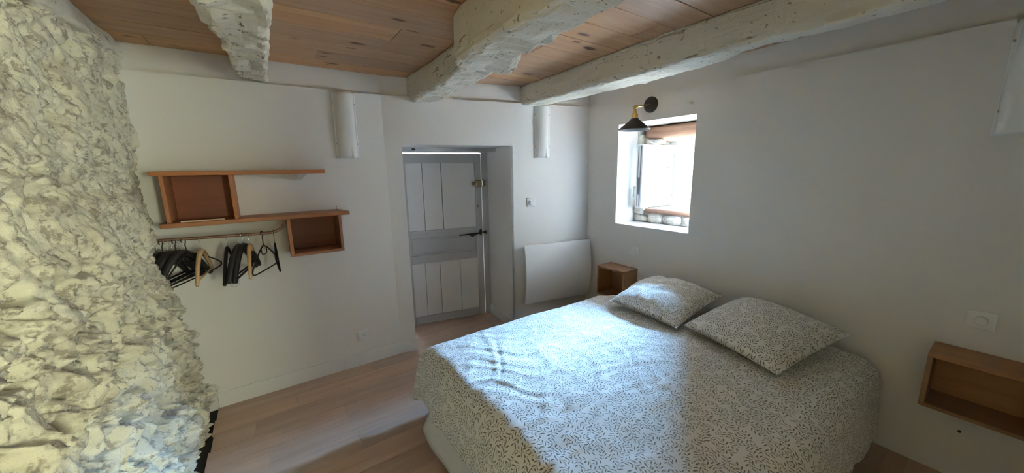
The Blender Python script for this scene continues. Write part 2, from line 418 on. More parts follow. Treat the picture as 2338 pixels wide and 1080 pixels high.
# bare rock wall on the left
def rock():
    ys = np.concatenate([np.arange(0.06, -2.05, -0.0055), np.arange(-2.06, -5.6, -0.04)])
    zs = np.arange(-0.12, 2.32, 0.0055)
    Y, Z = np.meshgrid(ys, zs, indexing='ij')
    zt = [-0.2, 0.0, 0.3, 0.45, 0.62, 0.77, 0.9, 1.05, 1.25, 1.45, 1.7, 2.0, 2.35]
    back = np.interp(Z, zt, [-3.03, -3.03, -3.05, -3.07, -3.08, -3.12, -3.15, -3.16, -3.16, -3.15, -3.14, -3.13, -3.14])
    mid = np.interp(Z, zt, [-3.05, -3.05, -3.06, -3.075, -3.08, -3.08, -3.085, -3.07, -3.06, -3.11, -3.14, -3.15, -3.17])
    near = np.interp(Z, zt, [-3.02, -3.02, -3.03, -3.05, -3.06, -3.09, -3.11, -3.10, -3.12, -3.15, -3.18, -3.20, -3.22])
    w = np.clip((-Y-0.14)/0.22, 0, 1); w = w*w*(3-2*w)
    w2 = np.clip((-Y-0.75)/0.7, 0, 1); w2 = w2*w2*(3-2*w2)
    X = back*(1-w)+mid*w; X = X*(1-w2)+near*w2
    yw = Y + 0.05*fbm(Y*5, Z*5, 0.3, 3, 3); zw = Z + 0.05*fbm(Y*5, Z*5, 7.3, 5, 3)
    big = fbm(yw*2.2, zw*2.2, 1.7, 10, 2)
    med = fbm(yw*7, zw*8, 4.2, 20, 4, 0.55)
    rid = 1-np.abs(fbm(yw*5.5+zw*2, zw*6.5, 2.2, 30, 4, 0.55))
    fine = fbm(yw*42, zw*46, 9.9, 40, 3, 0.6)
    lowrough = 0.62+0.95*np.clip((1.35-Z)/0.55, 0, 1)
    d1, h1 = worley(yw*15, zw*17, 60); d2, h2 = worley(yw*36, zw*44, 61); d3, h3 = worley(yw*7, zw*8, 62)
    pit = -0.022*np.clip(1-d1/(0.18+0.35*h1), 0, 1)**0.7*(h1 > 0.45)
    pit2 = -0.011*np.clip(1-d2/(0.2+0.3*h2), 0, 1)**0.7*(h2 > 0.45)
    pit3 = -0.05*np.clip(1-d3/(0.3+0.35*h3), 0, 1)*(h3 > 0.72)
    lump = 0.022*(0.45-worley(yw*11, zw*12, 81)[0]) + 0.016*(0.45-worley(yw*25, zw*27, 82)[0])
    hole = -0.075*np.clip(1-d3/(0.16+0.16*h3), 0, 1)**0.5*(h3 > 0.55)
    X = X + 0.022*big + lowrough*lump + hole*np.clip(lowrough, 0.6, 1.1) + lowrough*(0.026*med + 0.024*(rid-0.75)) + 0.0055*fine*lowrough + (1.7*pit+1.6*pit2)*lowrough + 1.2*pit3*lowrough
    X = np.maximum(X, -3.45)
    Yd = Y + lowrough*0.014*fbm(Y*13, Z*13, 3.1, 70, 2); Zd = Z + lowrough*0.014*fbm(Y*13, Z*13, 8.4, 74, 2)
    V = np.stack([X, Yd, Zd], -1).reshape(-1, 3)
    o = np_mesh('wall_left', V, grid_faces(len(ys), len(zs)), M_rock, smooth=True)
    tag(o, 'bare pitted cream rock face forming the left wall', kind='structure')
rock()
# solid ground behind the rock
bm = bmesh.new(); box(bm, -4.0, -3.5, -5.7, 0.35, -0.1, 2.45)
obj('backing', bm, M_dark, bpy.data.objects['wall_left'])

# baseboards
bt = tag(empty('baseboard_back'), 'white baseboard along the back wall', kind='structure')
boxo('baseboard_length', -3.0, -2.245, -0.010, 0.0, 0.0, 0.105, M_trim, bt, 0.003)
boxo('baseboard_length', -2.244, -1.797, -0.012, 0.0, 0.0, 0.105, M_trim, bt, 0.003)
boxo('baseboard_length', -0.002, DS0+0.010, -0.012, 0.0, 0.0, 0.105, M_trim, bt, 0.003, MB)
bt2 = tag(empty('baseboard_door'), 'white baseboard in the right side of the doorway', kind='structure')
MJ = MB @ Matrix.Translation((DS1-0.001, 0, 0)) @ Matrix.Rotation(math.atan2(0.058, 0.62), 4, 'Z')
boxo('baseboard_length', -0.012, 0.0, 0.0, 0.5, 0.0, 0.10, M_trim, bt2, 0.003, MJ)
boxo('baseboard_length', 0.0, 0.86, -0.012, 0.0, 0.0, 0.10, M_trim, bt2, 0.003, MB @ Matrix.Translation((DS1, 0, 0)))
tag(boxo('trim_1', DS0-0.0, DS1, 0.30, 0.56, 1.675, 1.712, M_grey, None, 0.006, MB), 'grey painted wooden lintel over the door', kind='structure')

# ------------------------------------------------------------------ ceiling beams
def beam(name, st, label, seed, rough=0.012, top=H+0.004, n=44, exp=5.0, facet=1.0):
    """st: stations (y, x_left, x_right, z_bottom); section is a rounded rectangle"""
    st = sorted(st, key=lambda s: -s[0]); yk = [-s[0] for s in st]
    ys = np.arange(st[0][0], st[-1][0], -0.014); k = -ys
    xl = np.interp(k, yk, [s[1] for s in st]); xr = np.interp(k, yk, [s[2] for s in st]); zb = np.interp(k, yk, [s[3] for s in st])
    th = np.linspace(0, 2*PI, n, endpoint=False)
    c, s_ = np.cos(th), np.sin(th)
    cx = np.sign(c)*np.abs(c)**(2/exp); cz = np.sign(s_)*np.abs(s_)**(2/exp)
    Xc = ((xl+xr)/2)[:, None]; Xh = ((xr-xl)/2)[:, None]; Zc = ((zb+top)/2)[:, None]; Zh = ((top-zb)/2)[:, None]
    X = Xc+Xh*cx[None]; Z = Zc+Zh*cz[None]; Y = np.repeat(ys[:, None], n, 1)
    low = np.clip(-cz, 0, 1)[None]**1.5
    side = np.clip(cx, 0, 1)[None]
    d = fbm(X*9, Y*4, Z*9, seed, 4)*rough + low*facet*(np.abs(fbm(X*16, Y*9, Z*10, seed+20, 3))*rough*1.6)
    q, h = worley(X*14+Z*5, Y*9, seed+3); d = d + low*facet*(q-0.45)*rough*1.2
    slit = 1-np.clip(np.abs(fbm(X*10+Z*10, Y*1.2, 0.5, seed+40, 3))/0.05, 0, 1); d = d - 0.007*slit
    lim = np.clip((top-Z)/0.03, 0, 1)
    X = X + d*cx[None]; Z = np.minimum(Z + d*cz[None]*lim, top)
    Y2 = Y + 0.006*fbm(X*20, Y*20, Z*20, seed+50, 2)*np.clip((-Y)/0.05, 0, 1)
    V = np.stack([X, Y2, Z], -1).reshape(-1, 3)
    m_ = len(ys); F = []
    i = np.arange(m_-1)[:, None]*n; j = np.arange(n)[None, :]; j2 = (np.arange(n)+1)[None, :] % n
    F = np.stack([i+j, i+j2, i+n+j2, i+n+j], -1).reshape(-1, 4).tolist()
    F.append(list(range(n))[::-1]); F.append([(m_-1)*n+q_ for q_ in range(n)])
    me = bpy.data.meshes.new(name); me.from_pydata(V.tolist(), [], F); me.update(); me.materials.append(M_beam)
    o = bpy.data.objects.new(name, me); COL.objects.link(o)
    return tag(o, label, 'beam', 'limewashed ceiling beams')
beam('ceiling_beam', [(0.03, -2.625, -2.500, 2.085), (-0.3, -2.63, -2.497, 2.05), (-0.7, -2.65, -2.49, 2.04), (-1.2, -2.69, -2.485, 2.035), (-3.5, -2.75, -2.48, 2.02), (-5.5, -2.75, -2.48, 2.02)],
     'narrow roughly hewn white beam over the clothes shelf', 101, 0.009, facet=1.3, exp=6.0)
beam('ceiling_beam', [(0.16, -1.60, -1.42, 2.035), (-0.10, -1.60, -1.42, 2.03), (-0.5, -1.61, -1.42, 2.035), (-0.85, -1.62, -1.42, 2.05), (-1.10, -1.635, -1.44, 2.045), (-1.17, -1.72, -1.46, 2.0),
     (-1.22, -1.785, -1.47, 1.985), (-1.32, -1.80, -1.50, 1.985), (-1.45, -1.80, -1.57, 1.99), (-2.0, -1.80, -1.62, 1.99), (-3.5, -1.82, -1.6, 1.99), (-5.5, -1.82, -1.6, 1.99)],
     'thick central white beam, notched thinner towards the door', 202, 0.008, facet=1.1, exp=8.0)
beam('ceiling_beam', [(0.0, -0.672, -0.50, 2.052), (-0.5, -0.685, -0.49, 2.045), (-0.85, -0.70, -0.475, 2.04), (-1.3, -0.725, -0.47, 2.037), (-1.7, -0.72, -0.50, 2.037), (-2.0, -0.715, -0.60, 2.035), (-2.5, -0.715, -0.58, 2.035), (-5.5, -0.72, -0.55, 2.03)],
     'long white beam beside the window wall, nearest the lamp', 303, 0.008, facet=0.5, exp=9.0)
beam('ceiling_beam', [(0.0, -3.36, -3.12, 2.135), (-0.5, -3.36, -3.125, 2.115), (-1.0, -3.36, -3.13, 2.10), (-5.5, -3.4, -3.15, 2.1)],
     'cracked white wall plate beam lying on top of the rock', 404, 0.012, facet=0.6, exp=7)

# ------------------------------------------------------------------ door
D = tag(empty('door_1'), 'old grey boarded door with pale panels standing in the deep doorway', kind='structure')
D.matrix_world = MB @ Matrix.Translation((0, 0.50, 0))
d0, d1, dtop = 0.135, 0.910, 1.665
boxo('door_frame_jamb', 0.916, 0.985, 0.0, 0.10, 0.0, 1.675, M_grey, D, 0.004)
boxo('door_frame_jamb', 0.10, 0.128, 0.0, 0.10, 0.0, 1.675, M_grey, D, 0.004)
boxo('stile', d0, 0.188, -0.012, 0.024, 0.003, dtop, M_grey, D, 0.003)
boxo('stile', 0.845, d1, -0.012, 0.024, 0.003, dtop, M_grey, D, 0.003)
for a, b in ((1.58, dtop), (0.872, 0.945), (0.625, 0.705), (0.003, 0.082)):
    boxo('rail', 0.188, 0.845, -0.011, 0.024, a, b, M_grey, D, 0.003)
boxo('panel', 0.188, 0.845, 0.0, 0.016, 0.705, 0.872, M_grey, D, 0.001)
boxo('panel_moulding', 0.205, 0.83, -0.006, 0.002, 0.728, 0.850, M_grey, D, 0.003)
for a, b in ((0.188, 0.336), (0.340, 0.512), (0.518, 0.845)): boxo('board', a, b, -0.002, 0.014, 0.945, 1.58, M_board, D, 0.003)
for a, b in ((0.188, 0.31), (0.314, 0.455), (0.459, 0.66), (0.664, 0.845)): boxo('board', a, b, -0.002, 0.014, 0.082, 0.625, M_board, D, 0.003)
boxo('backing_board', 0.15, 0.89, 0.0145, 0.022, 0.02, 1.64, M_grey, D, 0)
boxo('door_light_stop', 0.10, 0.985, 0.026, 0.10, 0.0, 0.02, M_grey, D, 0.002)  # added behind the door to stop light leaking in under it
# iron latch
bm = bmesh.new(); lathe(bm, [(0.0, 0), (0.012, 0), (0.018, 0.003), (0.016, 0.006), (0.0, 0.008)], 20, Matrix.Translation((0.885, -0.012, 0.885)) @ Matrix.Rotation(PI/2, 4, 'X') @ Matrix.Diagonal((0.9, 1.9, 1, 1)))
la = obj('latch_plate', bm, M_iron, D, True)
bm = bmesh.new(); tube(bm, catmull([(0.885, -0.016, 0.884), (0.872, -0.05, 0.884), (0.83, -0.058, 0.884), (0.74, -0.058, 0.882), (0.655, -0.056, 0.879)], 5), [0.006]*12+[0.007]*5+[0.0055]*3+[0.008], 10)
obj('lever', bm, M_iron, la, True)
bm = bmesh.new(); tube(bm, catmull([(0.86, -0.03, 0.883), (0.82, -0.045, 0.872), (0.79, -0.05, 0.862), (0.765, -0.052, 0.872)], 5), 0.0075, 8)
obj('thumb_piece', bm, M_iron, la, True)
bm = bmesh.new(); box(bm, 0.905, 0.948, -0.03, -0.012, 0.877, 0.893); box(bm, 0.928, 0.95, -0.032, 0.0, 0.868, 0.9)
obj('catch', bm, M_iron, D, bevel=0.003)
# brass rim lock
bm = bmesh.new(); box(bm, 0.842, 0.906, -0.045, -0.012, 1.345, 1.41); rl = obj('rim_lock', bm, M_oldbrass, D, bevel=0.008, seg=3)
bm = bmesh.new(); lathe(bm, [(0.0, 0), (0.013, 0), (0.016, 0.012), (0.017, 0.03), (0.012, 0.038), (0, 0.039)], 18, Matrix.Translation((0.845, -0.028, 1.378)) @ Matrix.Rotation(-PI/2, 4, 'Y')); obj('thumb_turn', bm, M_oldbrass, rl, True)
bm = bmesh.new(); box(bm, 0.919, 0.946, -0.04, 0.0, 1.348, 1.408); obj('lock_keeper', bm, M_oldbrass, D, bevel=0.007, seg=3)
boxo('keyhole_mark', 0.862, 0.868, -0.0135, -0.0118, 1.14, 1.165, M_iron, D, 0)
boxo('keyhole_mark', 0.875, 0.879, -0.0135, -0.0118, 1.145, 1.16, M_iron, D, 0)
boxo('hinge_stub', 0.235, 0.265, -0.206, -0.199, 1.684, 1.70, M_iron, bpy.data.objects['trim_1'], 0.001, MB @ Matrix.Translation((0, 0.5, 0)))

# ------------------------------------------------------------------ window in the right wall
WN = tag(empty('window_1'), 'small deep window with its white casement swung open', kind='structure')
fx = 0.80
for a in ((fx-0.03, fx+0.04, -0.80, -0.745, 1.13, 1.75), (fx-0.03, fx+0.04, -1.46, -1.40, 1.13, 1.75), (fx-0.03, fx+0.04, -1.40, -0.80, 1.70, 1.75), (fx-0.03, fx+0.04, -1.40, -0.80, 1.126, 1.16)):
    boxo('window_frame', *a, M_pvc, WN, 0.004)
# open sash, perpendicular to the wall, free edge towards the room
sx0, sx1, sy0, sy1, sz0, sz1 = 0.165, 0.775, -0.865, -0.80, 1.147, 1.702
bm = bmesh.new()
bw = 0.075
for a in ((sx0, sx0+bw, sy0, sy1, sz0, sz1), (sx1-bw, sx1, sy0, sy1, sz0, sz1), (sx0+bw, sx1-bw, sy0, sy1, sz0, sz0+bw), (sx0+bw, sx1-bw, sy0, sy1, sz1-bw, sz1)): box(bm, *a)
sash = obj('sash', bm, M_pvc, WN, bevel=0.004)
boxo('pane', sx0+bw, sx1-bw, sy0+0.026, sy0+0.030, sz0+bw, sz1-bw, M_glass, sash, 0)
boxo('seal', sx0-0.0015, sx0+0.002, sy0+0.016, sy0+0.026, sz0+0.01, sz1-0.01, M_seal, sash, 0)
boxo('seal', sx0-0.0015, sx0+0.002, sy0+0.044, sy0+0.05, sz0+0.01, sz1-0.01, M_seal, sash, 0)
boxo('lock_strip', sx0-0.002, sx0+0.002, sy0+0.028, sy0+0.042, sz0+0.12, sz0+0.27, M_seal, sash, 0)
bm = bmesh.new(); tube(bm, [(sx0+0.035, sy1, 1.33), (sx0+0.035, sy1+0.045, 1.33)], 0.009, 10); tube(bm, [(sx0+0.035, sy1+0.04, 1.335), (sx0+0.035, sy1+0.045, 1.24)], 0.009, 10)
obj('sash_handle', bm, M_pvc, sash, True)
# logs and rubble of the old opening
def log(name, x, y0, y1, z, r, seed, parent, mat, squash=1.0):
    ys = np.linspace(y0, y1, 30); n = 18; th = np.linspace(0, 2*PI, n, endpoint=False)
    Y = np.repeat(ys[:, None], n, 1); C_ = np.cos(th)[None]; S_ = np.sin(th)[None]
    R_ = r*(1+0.16*fbm(C_*1.5+Y*0, Y*5, S_*1.5, seed, 3)); 
    e = np.clip((np.minimum(Y-min(y0, y1), max(y0, y1)-Y))/0.02, 0.55, 1)
    V = np.stack([x+R_*C_*e, Y, z+R_*S_*e*squash], -1).reshape(-1, 3)
    i = np.arange(29)[:, None]*n; j = np.arange(n)[None]; j2 = (j+1) % n
    F = np.stack([i+j, i+j2, i+n+j2, i+n+j], -1).reshape(-1, 4).tolist(); F += [list(range(n))[::-1], [29*n+q for q in range(n)]]
    me = bpy.data.meshes.new(name); me.from_pydata(V.tolist(), [], F); me.update(); me.materials.append(mat)
    for p in me.polygons: p.use_smooth = True
    o = bpy.data.objects.new(name, me); COL.objects.link(o); o.parent = parent; return o
log('lintel_log', 0.345, -1.44, -0.775, 1.805, 0.058, 5, WN, M_log)
log('lintel_log', 0.47, -1.45, -0.74, 1.80, 0.062, 9, WN, M_log)
log('lintel_log', 0.60, -1.45, -0.74, 1.80, 0.066, 15, WN, M_log)
boxo('lintel_slab', 0.66, 0.86, -1.46, -0.735, 1.75, 1.87, M_stone, WN, 0.004)
log('sill_log', 0.262, -1.40, -0.845, 1.118, 0.03, 12, WN, M_log, 0.8)
def stone(x0, x1, y0, y1, z0, z1, parent, seed):
    bm = bmesh.new(); box(bm, x0, x1, y0, y1, z0, z1); bmesh.ops.subdivide_edges(bm, edges=bm.edges[:], cuts=2, use_grid_fill=True)
    c = Vector(((x0+x1)/2, (y0+y1)/2, (z0+z1)/2)); rr = random.Random(seed)
    for v_ in bm.verts:
        d = v_.co-c; f = 1-0.16*max(0, (abs(d.x)/(abs(x1-x0)/2)+abs(d.y)/(abs(y1-y0)/2)+abs(d.z)/(abs(z1-z0)/2)-1.6)); v_.co = c+d*f+Vector((rr.uniform(-1, 1), rr.uniform(-1, 1), rr.uniform(-1, 1)))*0.006
    return obj('stone', bm, M_stone, parent, True)
k = 0
for (a, b, c, d) in ((-0.88, -0.735, 1.012, 1.075), (-1.03, -0.885, 1.012, 1.10), (-1.20, -1.035, 1.012, 1.095), (-1.405, -1.205, 1.012, 1.10), (-0.835, -0.735, 1.078, 1.15)):
    stone(0.235, 0.34, a, b, c, d, WN, k); k += 1
for (x0, x1, z0, z1) in ((0.27, 0.42, 1.16, 1.32), (0.425, 0.6, 1.13, 1.27), (0.6, 0.76, 1.13, 1.34), (0.27, 0.45, 1.325, 1.5), (0.455, 0.62, 1.28, 1.5), (0.625, 0.76, 1.345, 1.52), (0.27, 0.40, 1.505, 1.66), (0.405, 0.58, 1.505, 1.68), (0.585, 0.76, 1.525, 1.7), (0.27, 0.40, 1.665, 1.80)):
    stone(x0, x1, -0.765, -0.72, z0, z1, WN, k); k += 1
for (y0, y1) in ((-0.86, -0.775), (-0.95, -0.865)):
    stone(0.30, 0.37, y0, y1, 1.705, 1.748, WN, k); k += 1
# window in the rear wall
W2 = tag(empty('window_2'), 'white framed window in the rear wall', kind='structure')
for a in ((RX0, RX0+0.06, RZ0, RZ1), (RX1-0.06, RX1, RZ0, RZ1), (RX0+0.06, RX1-0.06, RZ0, RZ0+0.06), (RX0+0.06, RX1-0.06, RZ1-0.06, RZ1)):
    boxo('window_frame', a[0], a[1], -5.63, -5.57, a[2], a[3], M_pvc, W2, 0.004)
# outside
g = boxo('ground', 0.9, 14, -12, 12, -0.5, -0.3, mat_plain('pale_gravel', (0.6, 0.55, 0.46), 0.9), None, 0); tag(g, 'pale sunlit ground outside the window', kind='structure')
rf = empty('reed_fence', (2.5, 0, -0.3)); tag(rf, 'pale dried reed screen standing outside the small window', 'fence')
bm = bmesh.new()
for q in range(230):
    yy = -3.9+q*0.026+random.uniform(-0.007, 0.007)
    tube(bm, [(random.uniform(-.02, .02), yy, 0), (random.uniform(-.02, .02), yy+random.uniform(-0.02, 0.02), 1.15), (0, yy+random.uniform(-0.03, 0.03), 2.05+random.uniform(-0.1, 0.15))], random.uniform(0.006, 0.0095), 5)
ro = obj('reeds', bm, mat_plain('dry_reed', (0.5, 0.42, 0.27), 0.8), rf); ro['kind'] = 'stuff'
bm = bmesh.new()
for zz in (0.4, 1.1, 1.8): tube(bm, [(0.03, -3.95, zz), (0.03, 2.1, zz)], 0.006, 5)
obj('binding_wire', bm, M_iron, rf)

# ------------------------------------------------------------------ shelf unit with hanging rail
S = empty('wall_shelf', (-2.6, 0, 1.235)); tag(S, 'orange pine wall shelf with two open boxes and a hanging rail', 'shelf')
def sp(name, x0, x1, y0, y1, z0, z1, mat=M_shelf, bev=0.0025, par=S):
    o = boxo(name, x0+2.6, x1+2.6, y0, y1, z0-1.235, z1-1.235, mat, par, bev); return o
sp('upper_board', -3.074, -2.248, -0.205, 0.0, 1.503, 1.527)
bm = bmesh.new(); box(bm, -3.07+2.6, -2.165+2.6, -0.205, 0.0, -0.012, 0.013)
lb = obj('lower_board', bm, M_shelf, S, bevel=0.003)
for v_ in lb.data.vertices:
    if v_.co.x > 0.3 and v_.co.y < -0.1: v_.co.x += 0.04
sp('side_panel', -3.040, -3.022, -0.198, 0.0, 1.248, 1.503); sp('side_panel', -2.748, -2.730, -0.198, 0.0, 1.248, 1.503)
sp('back_panel', -3.022, -2.748, -0.012, -0.002, 1.248, 1.503, M_shelf_red)
sp('side_panel', -2.495, -2.475, -0.205, 0.0, 0.978, 1.223); sp('side_panel', -2.200, -2.182, -0.205, 0.0, 0.978, 1.223)
sp('bottom_panel', -2.475, -2.200, -0.205, 0.0, 0.978, 0.996); sp('back_panel', -2.475, -2.200, -0.012, -0.002, 0.996, 1.223, M_shelf_red)
bm = bmesh.new()
pv = [bm.verts.new(p) for p in ((0.19, -0.012, 0.268), (0.255, -0.012, 0.268), (0.222, -0.012, 0.222), (0.19, -0.16, 0.268), (0.255, -0.16, 0.268))]
bm.faces.new((pv[0], pv[1], pv[2])); bm.faces.new((pv[0], pv[3], pv[4], pv[1])); bm.faces.new((pv[0], pv[2], pv[3])); bm.faces.new((pv[1], pv[4], pv[2])); bm.faces.new((pv[2], pv[4], pv[3]))
obj('metal_bracket', bm, M_steel, S)
RY, RZ = -0.18, 1.150
bm = bmesh.new()
tube(bm, catmull([(-3.16, RY, RZ+0.012), (-3.0, RY, RZ+0.006), (-2.8, RY, RZ), (-2.62, RY, RZ-0.004), (-2.565, RY, RZ), (-2.525, RY, RZ+0.02), (-2.507, RY, RZ+0.05), (-2.502, RY, 1.226)], 6), 0.0085, 12)
bmesh.ops.translate(bm, verts=bm.verts[:], vec=(2.6, 0, -1.235)); obj('hanging_rail', bm, M_copper, S, True)
bm = bmesh.new(); tube(bm, [(-2.19, -0.10, 1.248), (-2.19, -0.10, 1.272), (-2.183, -0.10, 1.276)], 0.0017, 6); bmesh.ops.translate(bm, verts=bm.verts[:], vec=(2.6, 0, -1.235)); obj('wire_nail', bm, M_iron, S)
for (kx, kz) in ((-2.4748, 1.195), (-2.4748, 1.145)):
    bm = bmesh.new(); lathe(bm, [(0, 0), (0.006, 0), (0.006, 0.001), (0, 0.001)], 10, Matrix.Translation((kx+2.6, -0.15, kz-1.235)) @ Matrix.Rotation(PI/2, 4, 'Y')); obj('screw_hole', bm, M_hole, S)
o = boxo('wooden_slat', -2.985, -2.795, -0.192, -0.180, 1.2485, 1.256, mat_plain('pale_wood', (0.72, 0.58, 0.45), 0.6), None, 0.001)
tag(o, 'thin pale wooden slat lying in the upper shelf box', 'slat')

# hangers (local: hook at the origin on the rail, body in the local yz plane)
def hook(bm, drop, r=0.0016, R_=0.0125):
    pts = []
    for k in range(13):
        a = math.radians(-50+k*(230/12)); pts.append((0, -R_*math.cos(a)*1.0, R_*math.sin(a)))
    pts = pts + [(0, R_*0.8, -0.012), (0, 0.002, -0.026), (0, 0, -drop)]
    tube(bm, pts, r, 6, up=Vector((1, 0, 0)))
def make_hanger(kind, name='clothes_hanger'):
    t = empty(name); h = 0.0125+0.0085-0.0125
    if kind == 'wood':
        bm = bmesh.new(); hook(bm, 0.075); obj('hook', bm, M_steel, t, True)
        bm = bmesh.new()
        P = catmull([(0, -0.195, -0.225), (0, -0.13, -0.145), (0, -0.06, -0.09), (0, 0, -0.072), (0, 0.06, -0.09), (0, 0.13, -0.145), (0, 0.195, -0.225)], 5)
        tube(bm, P, [0.010+0.006*math.sin(PI*i/(len(P)-1)) for i in range(len(P))], 10, flat=1.0, up=Vector((1, 0, 0)))
        for v_ in bm.verts: v_.co.x *= 0.75
        obj('shoulder_arm', bm, M_hwood, t, True)
        bm = bmesh.new(); tube(bm, [(0, -0.175, -0.207), (0, 0.175, -0.207)], 0.0055, 8, up=Vector((1, 0, 0))); obj('trouser_bar', bm, M_hwood, t, True)
    elif kind == 'thick':
        bm = bmesh.new(); hook(bm, 0.07); obj('hook', bm, M_steel, t, True)
        bm = bmesh.new()
        P = catmull([(0, -0.19, -0.24), (0, -0.13, -0.155), (0, -0.06, -0.09), (0, 0, -0.068), (0, 0.06, -0.09), (0, 0.13, -0.155), (0, 0.19, -0.24)], 5)
        tube(bm, P, [0.013+0.004*math.sin(PI*i/(len(P)-1)) for i in range(len(P))], 10, up=Vector((1, 0, 0)))
        obj('shoulder_arm', bm, M_black, t, True)
        bm = bmesh.new(); tube(bm, [(0, -0.18, -0.228), (0, 0.18, -0.205)], 0.006, 8, up=Vector((1, 0, 0))); obj('trouser_bar', bm, M_black, t, True)
    elif kind == 'slim':
        bm = bmesh.new(); hook(bm, 0.075); obj('hook', bm, M_iron, t, True)
        bm = bmesh.new()
        P = catmull([(0, -0.19, -0.215), (0, -0.12, -0.145), (0, -0.05, -0.095), (0, 0, -0.075), (0, 0.05, -0.095), (0, 0.12, -0.145), (0, 0.19, -0.215)], 5)
        tube(bm, P, 0.0085, 10, up=Vector((1, 0, 0)))
        for v_ in bm.verts: v_.co.x *= 0.55
        obj('shoulder_arm', bm, M_velvet, t, True)
        bm = bmesh.new(); tube(bm, [(0, -0.19, -0.215), (0, 0, -0.222), (0, 0.19, -0.215)], 0.004, 8, up=Vector((1, 0, 0))); obj('trouser_bar', bm, M_velvet, t, True)
    elif kind == 'tube':
        bm = bmesh.new(); hook(bm, 0.075, 0.003); obj('hook', bm, M_black, t, True)
        bm = bmesh.new()
        tube(bm, catmull([(0, 0, -0.075), (0, 0.05, -0.10), (0, 0.12, -0.15), (0, 0.165, -0.19), (0, 0.175, -0.21), (0, 0.15, -0.225), (0, 0, -0.228), (0, -0.15, -0.225), (0, -0.175, -0.21), (0, -0.165, -0.19), (0, -0.12, -0.15), (0, -0.05, -0.10), (0, 0, -0.075)], 4), 0.0042, 8, up=Vector((1, 0, 0)))
        obj('loop', bm, M_black, t, True)
        bm = bmesh.new(); tube(bm, catmull([(0, -0.035, -0.095), (0, -0.03, -0.125), (0, 0, -0.132), (0, 0.03, -0.125), (0, 0.035, -0.095)], 4), 0.003, 6, up=Vector((1, 0, 0))); obj('strap_hook', bm, M_black, t, True)
    elif kind == 'clip':
        bm = bmesh.new(); hook(bm, 0.07); obj('hook', bm, M_steel, t, True)
        bm = bmesh.new(); tube(bm, catmull([(0, -0.17, -0.25), (0, -0.11, -0.17), (0, -0.04, -0.085), (0, 0, -0.07), (0, 0.05, -0.12), (0, 0.10, -0.16)], 5), [0.012]*14+[0.010]*6+[0.006]*6, 10, up=Vector((1, 0, 0))); 
        for v_ in bm.verts: v_.co.x *= 0.7
        obj('shoulder_arm', bm, M_velvet, t, True)
    return t
GH = 'clothes hangers on the rail'
def put_hanger(kind, x, rz, tilt, label):
    t = make_hanger(kind); t.location = (x, RY, RZ+0.0085-0.0105); t.rotation_euler = (tilt, 0, rz)
    tag(t, label, 'hanger', GH); return t
R_ = math.radians
put_hanger('thick', -3.105, R_(-28), R_(1), 'broad black hanger deepest behind the rock at the rail end')
put_hanger('tube', -3.083, R_(-28), R_(1), 'black tube hanger pressed against the rock in the crowded bunch')
put_hanger('thick', -3.064, R_(-28), R_(1), 'broad black hanger in the crowded bunch, third from the rock')
put_hanger('thick', -3.046, R_(-28), R_(1), 'broad black hanger fourth from the rock in the crowded bunch')
put_hanger('tube', -3.030, R_(-28), R_(1), 'black tube hanger in the middle of the crowded bunch')
put_hanger('thick', -3.012, R_(-28), R_(1), 'broad black hanger at the bunch, second from its open end')
put_hanger('tube', -2.992, R_(-40), R_(8), 'black tube hanger standing out at the open end of the bunch')
put_hanger('wood', -2.925, R_(-4), R_(0), 'pale wooden hanger standing alone beside the black bunch')
put_hanger('clip', -2.805, R_(-9), R_(1), 'black hanger with a short arm, next right of the lone wooden one')
put_hanger('thick', -2.752, R_(-18), R_(0), 'broad black hanger just left of the second wooden hanger')
put_hanger('thick', -2.731, R_(-17), R_(2), 'broad black hanger touching the second wooden hanger')
put_hanger('wood', -2.700, R_(-3), R_(1), 'pale wooden hanger between the broad black hangers and the thin loop one')
put_hanger('tube', -2.632, R_(-22), R_(0), 'thin black loop hanger near the bend of the rail')
put_hanger('slim', -2.572, R_(2), R_(-2), 'slim black hanger seen edge-on at the bend of the rail')
# white round knob on the wall under the hangers
t = empty('coat_peg', (-2.812, 0, 0.825)); tag(t, 'small white round knob on the wall under the black hangers', 'peg')
bm = bmesh.new(); lathe(bm, [(0, 0), (0.012, 0), (0.012, 0.012), (0.02, 0.018), (0.026, 0.03), (0.024, 0.045), (0.014, 0.054), (0, 0.056)], 24, Matrix.Rotation(PI/2, 4, 'X')); obj('knob_head', bm, M_plastic, t, True)
bm = bmesh.new(); lathe(bm, [(0, 0), (0.022, 0), (0.022, 0.004), (0, 0.004)], 24, Matrix.Rotation(PI/2, 4, 'X')); obj('knob_plate', bm, M_plastic, t, True)

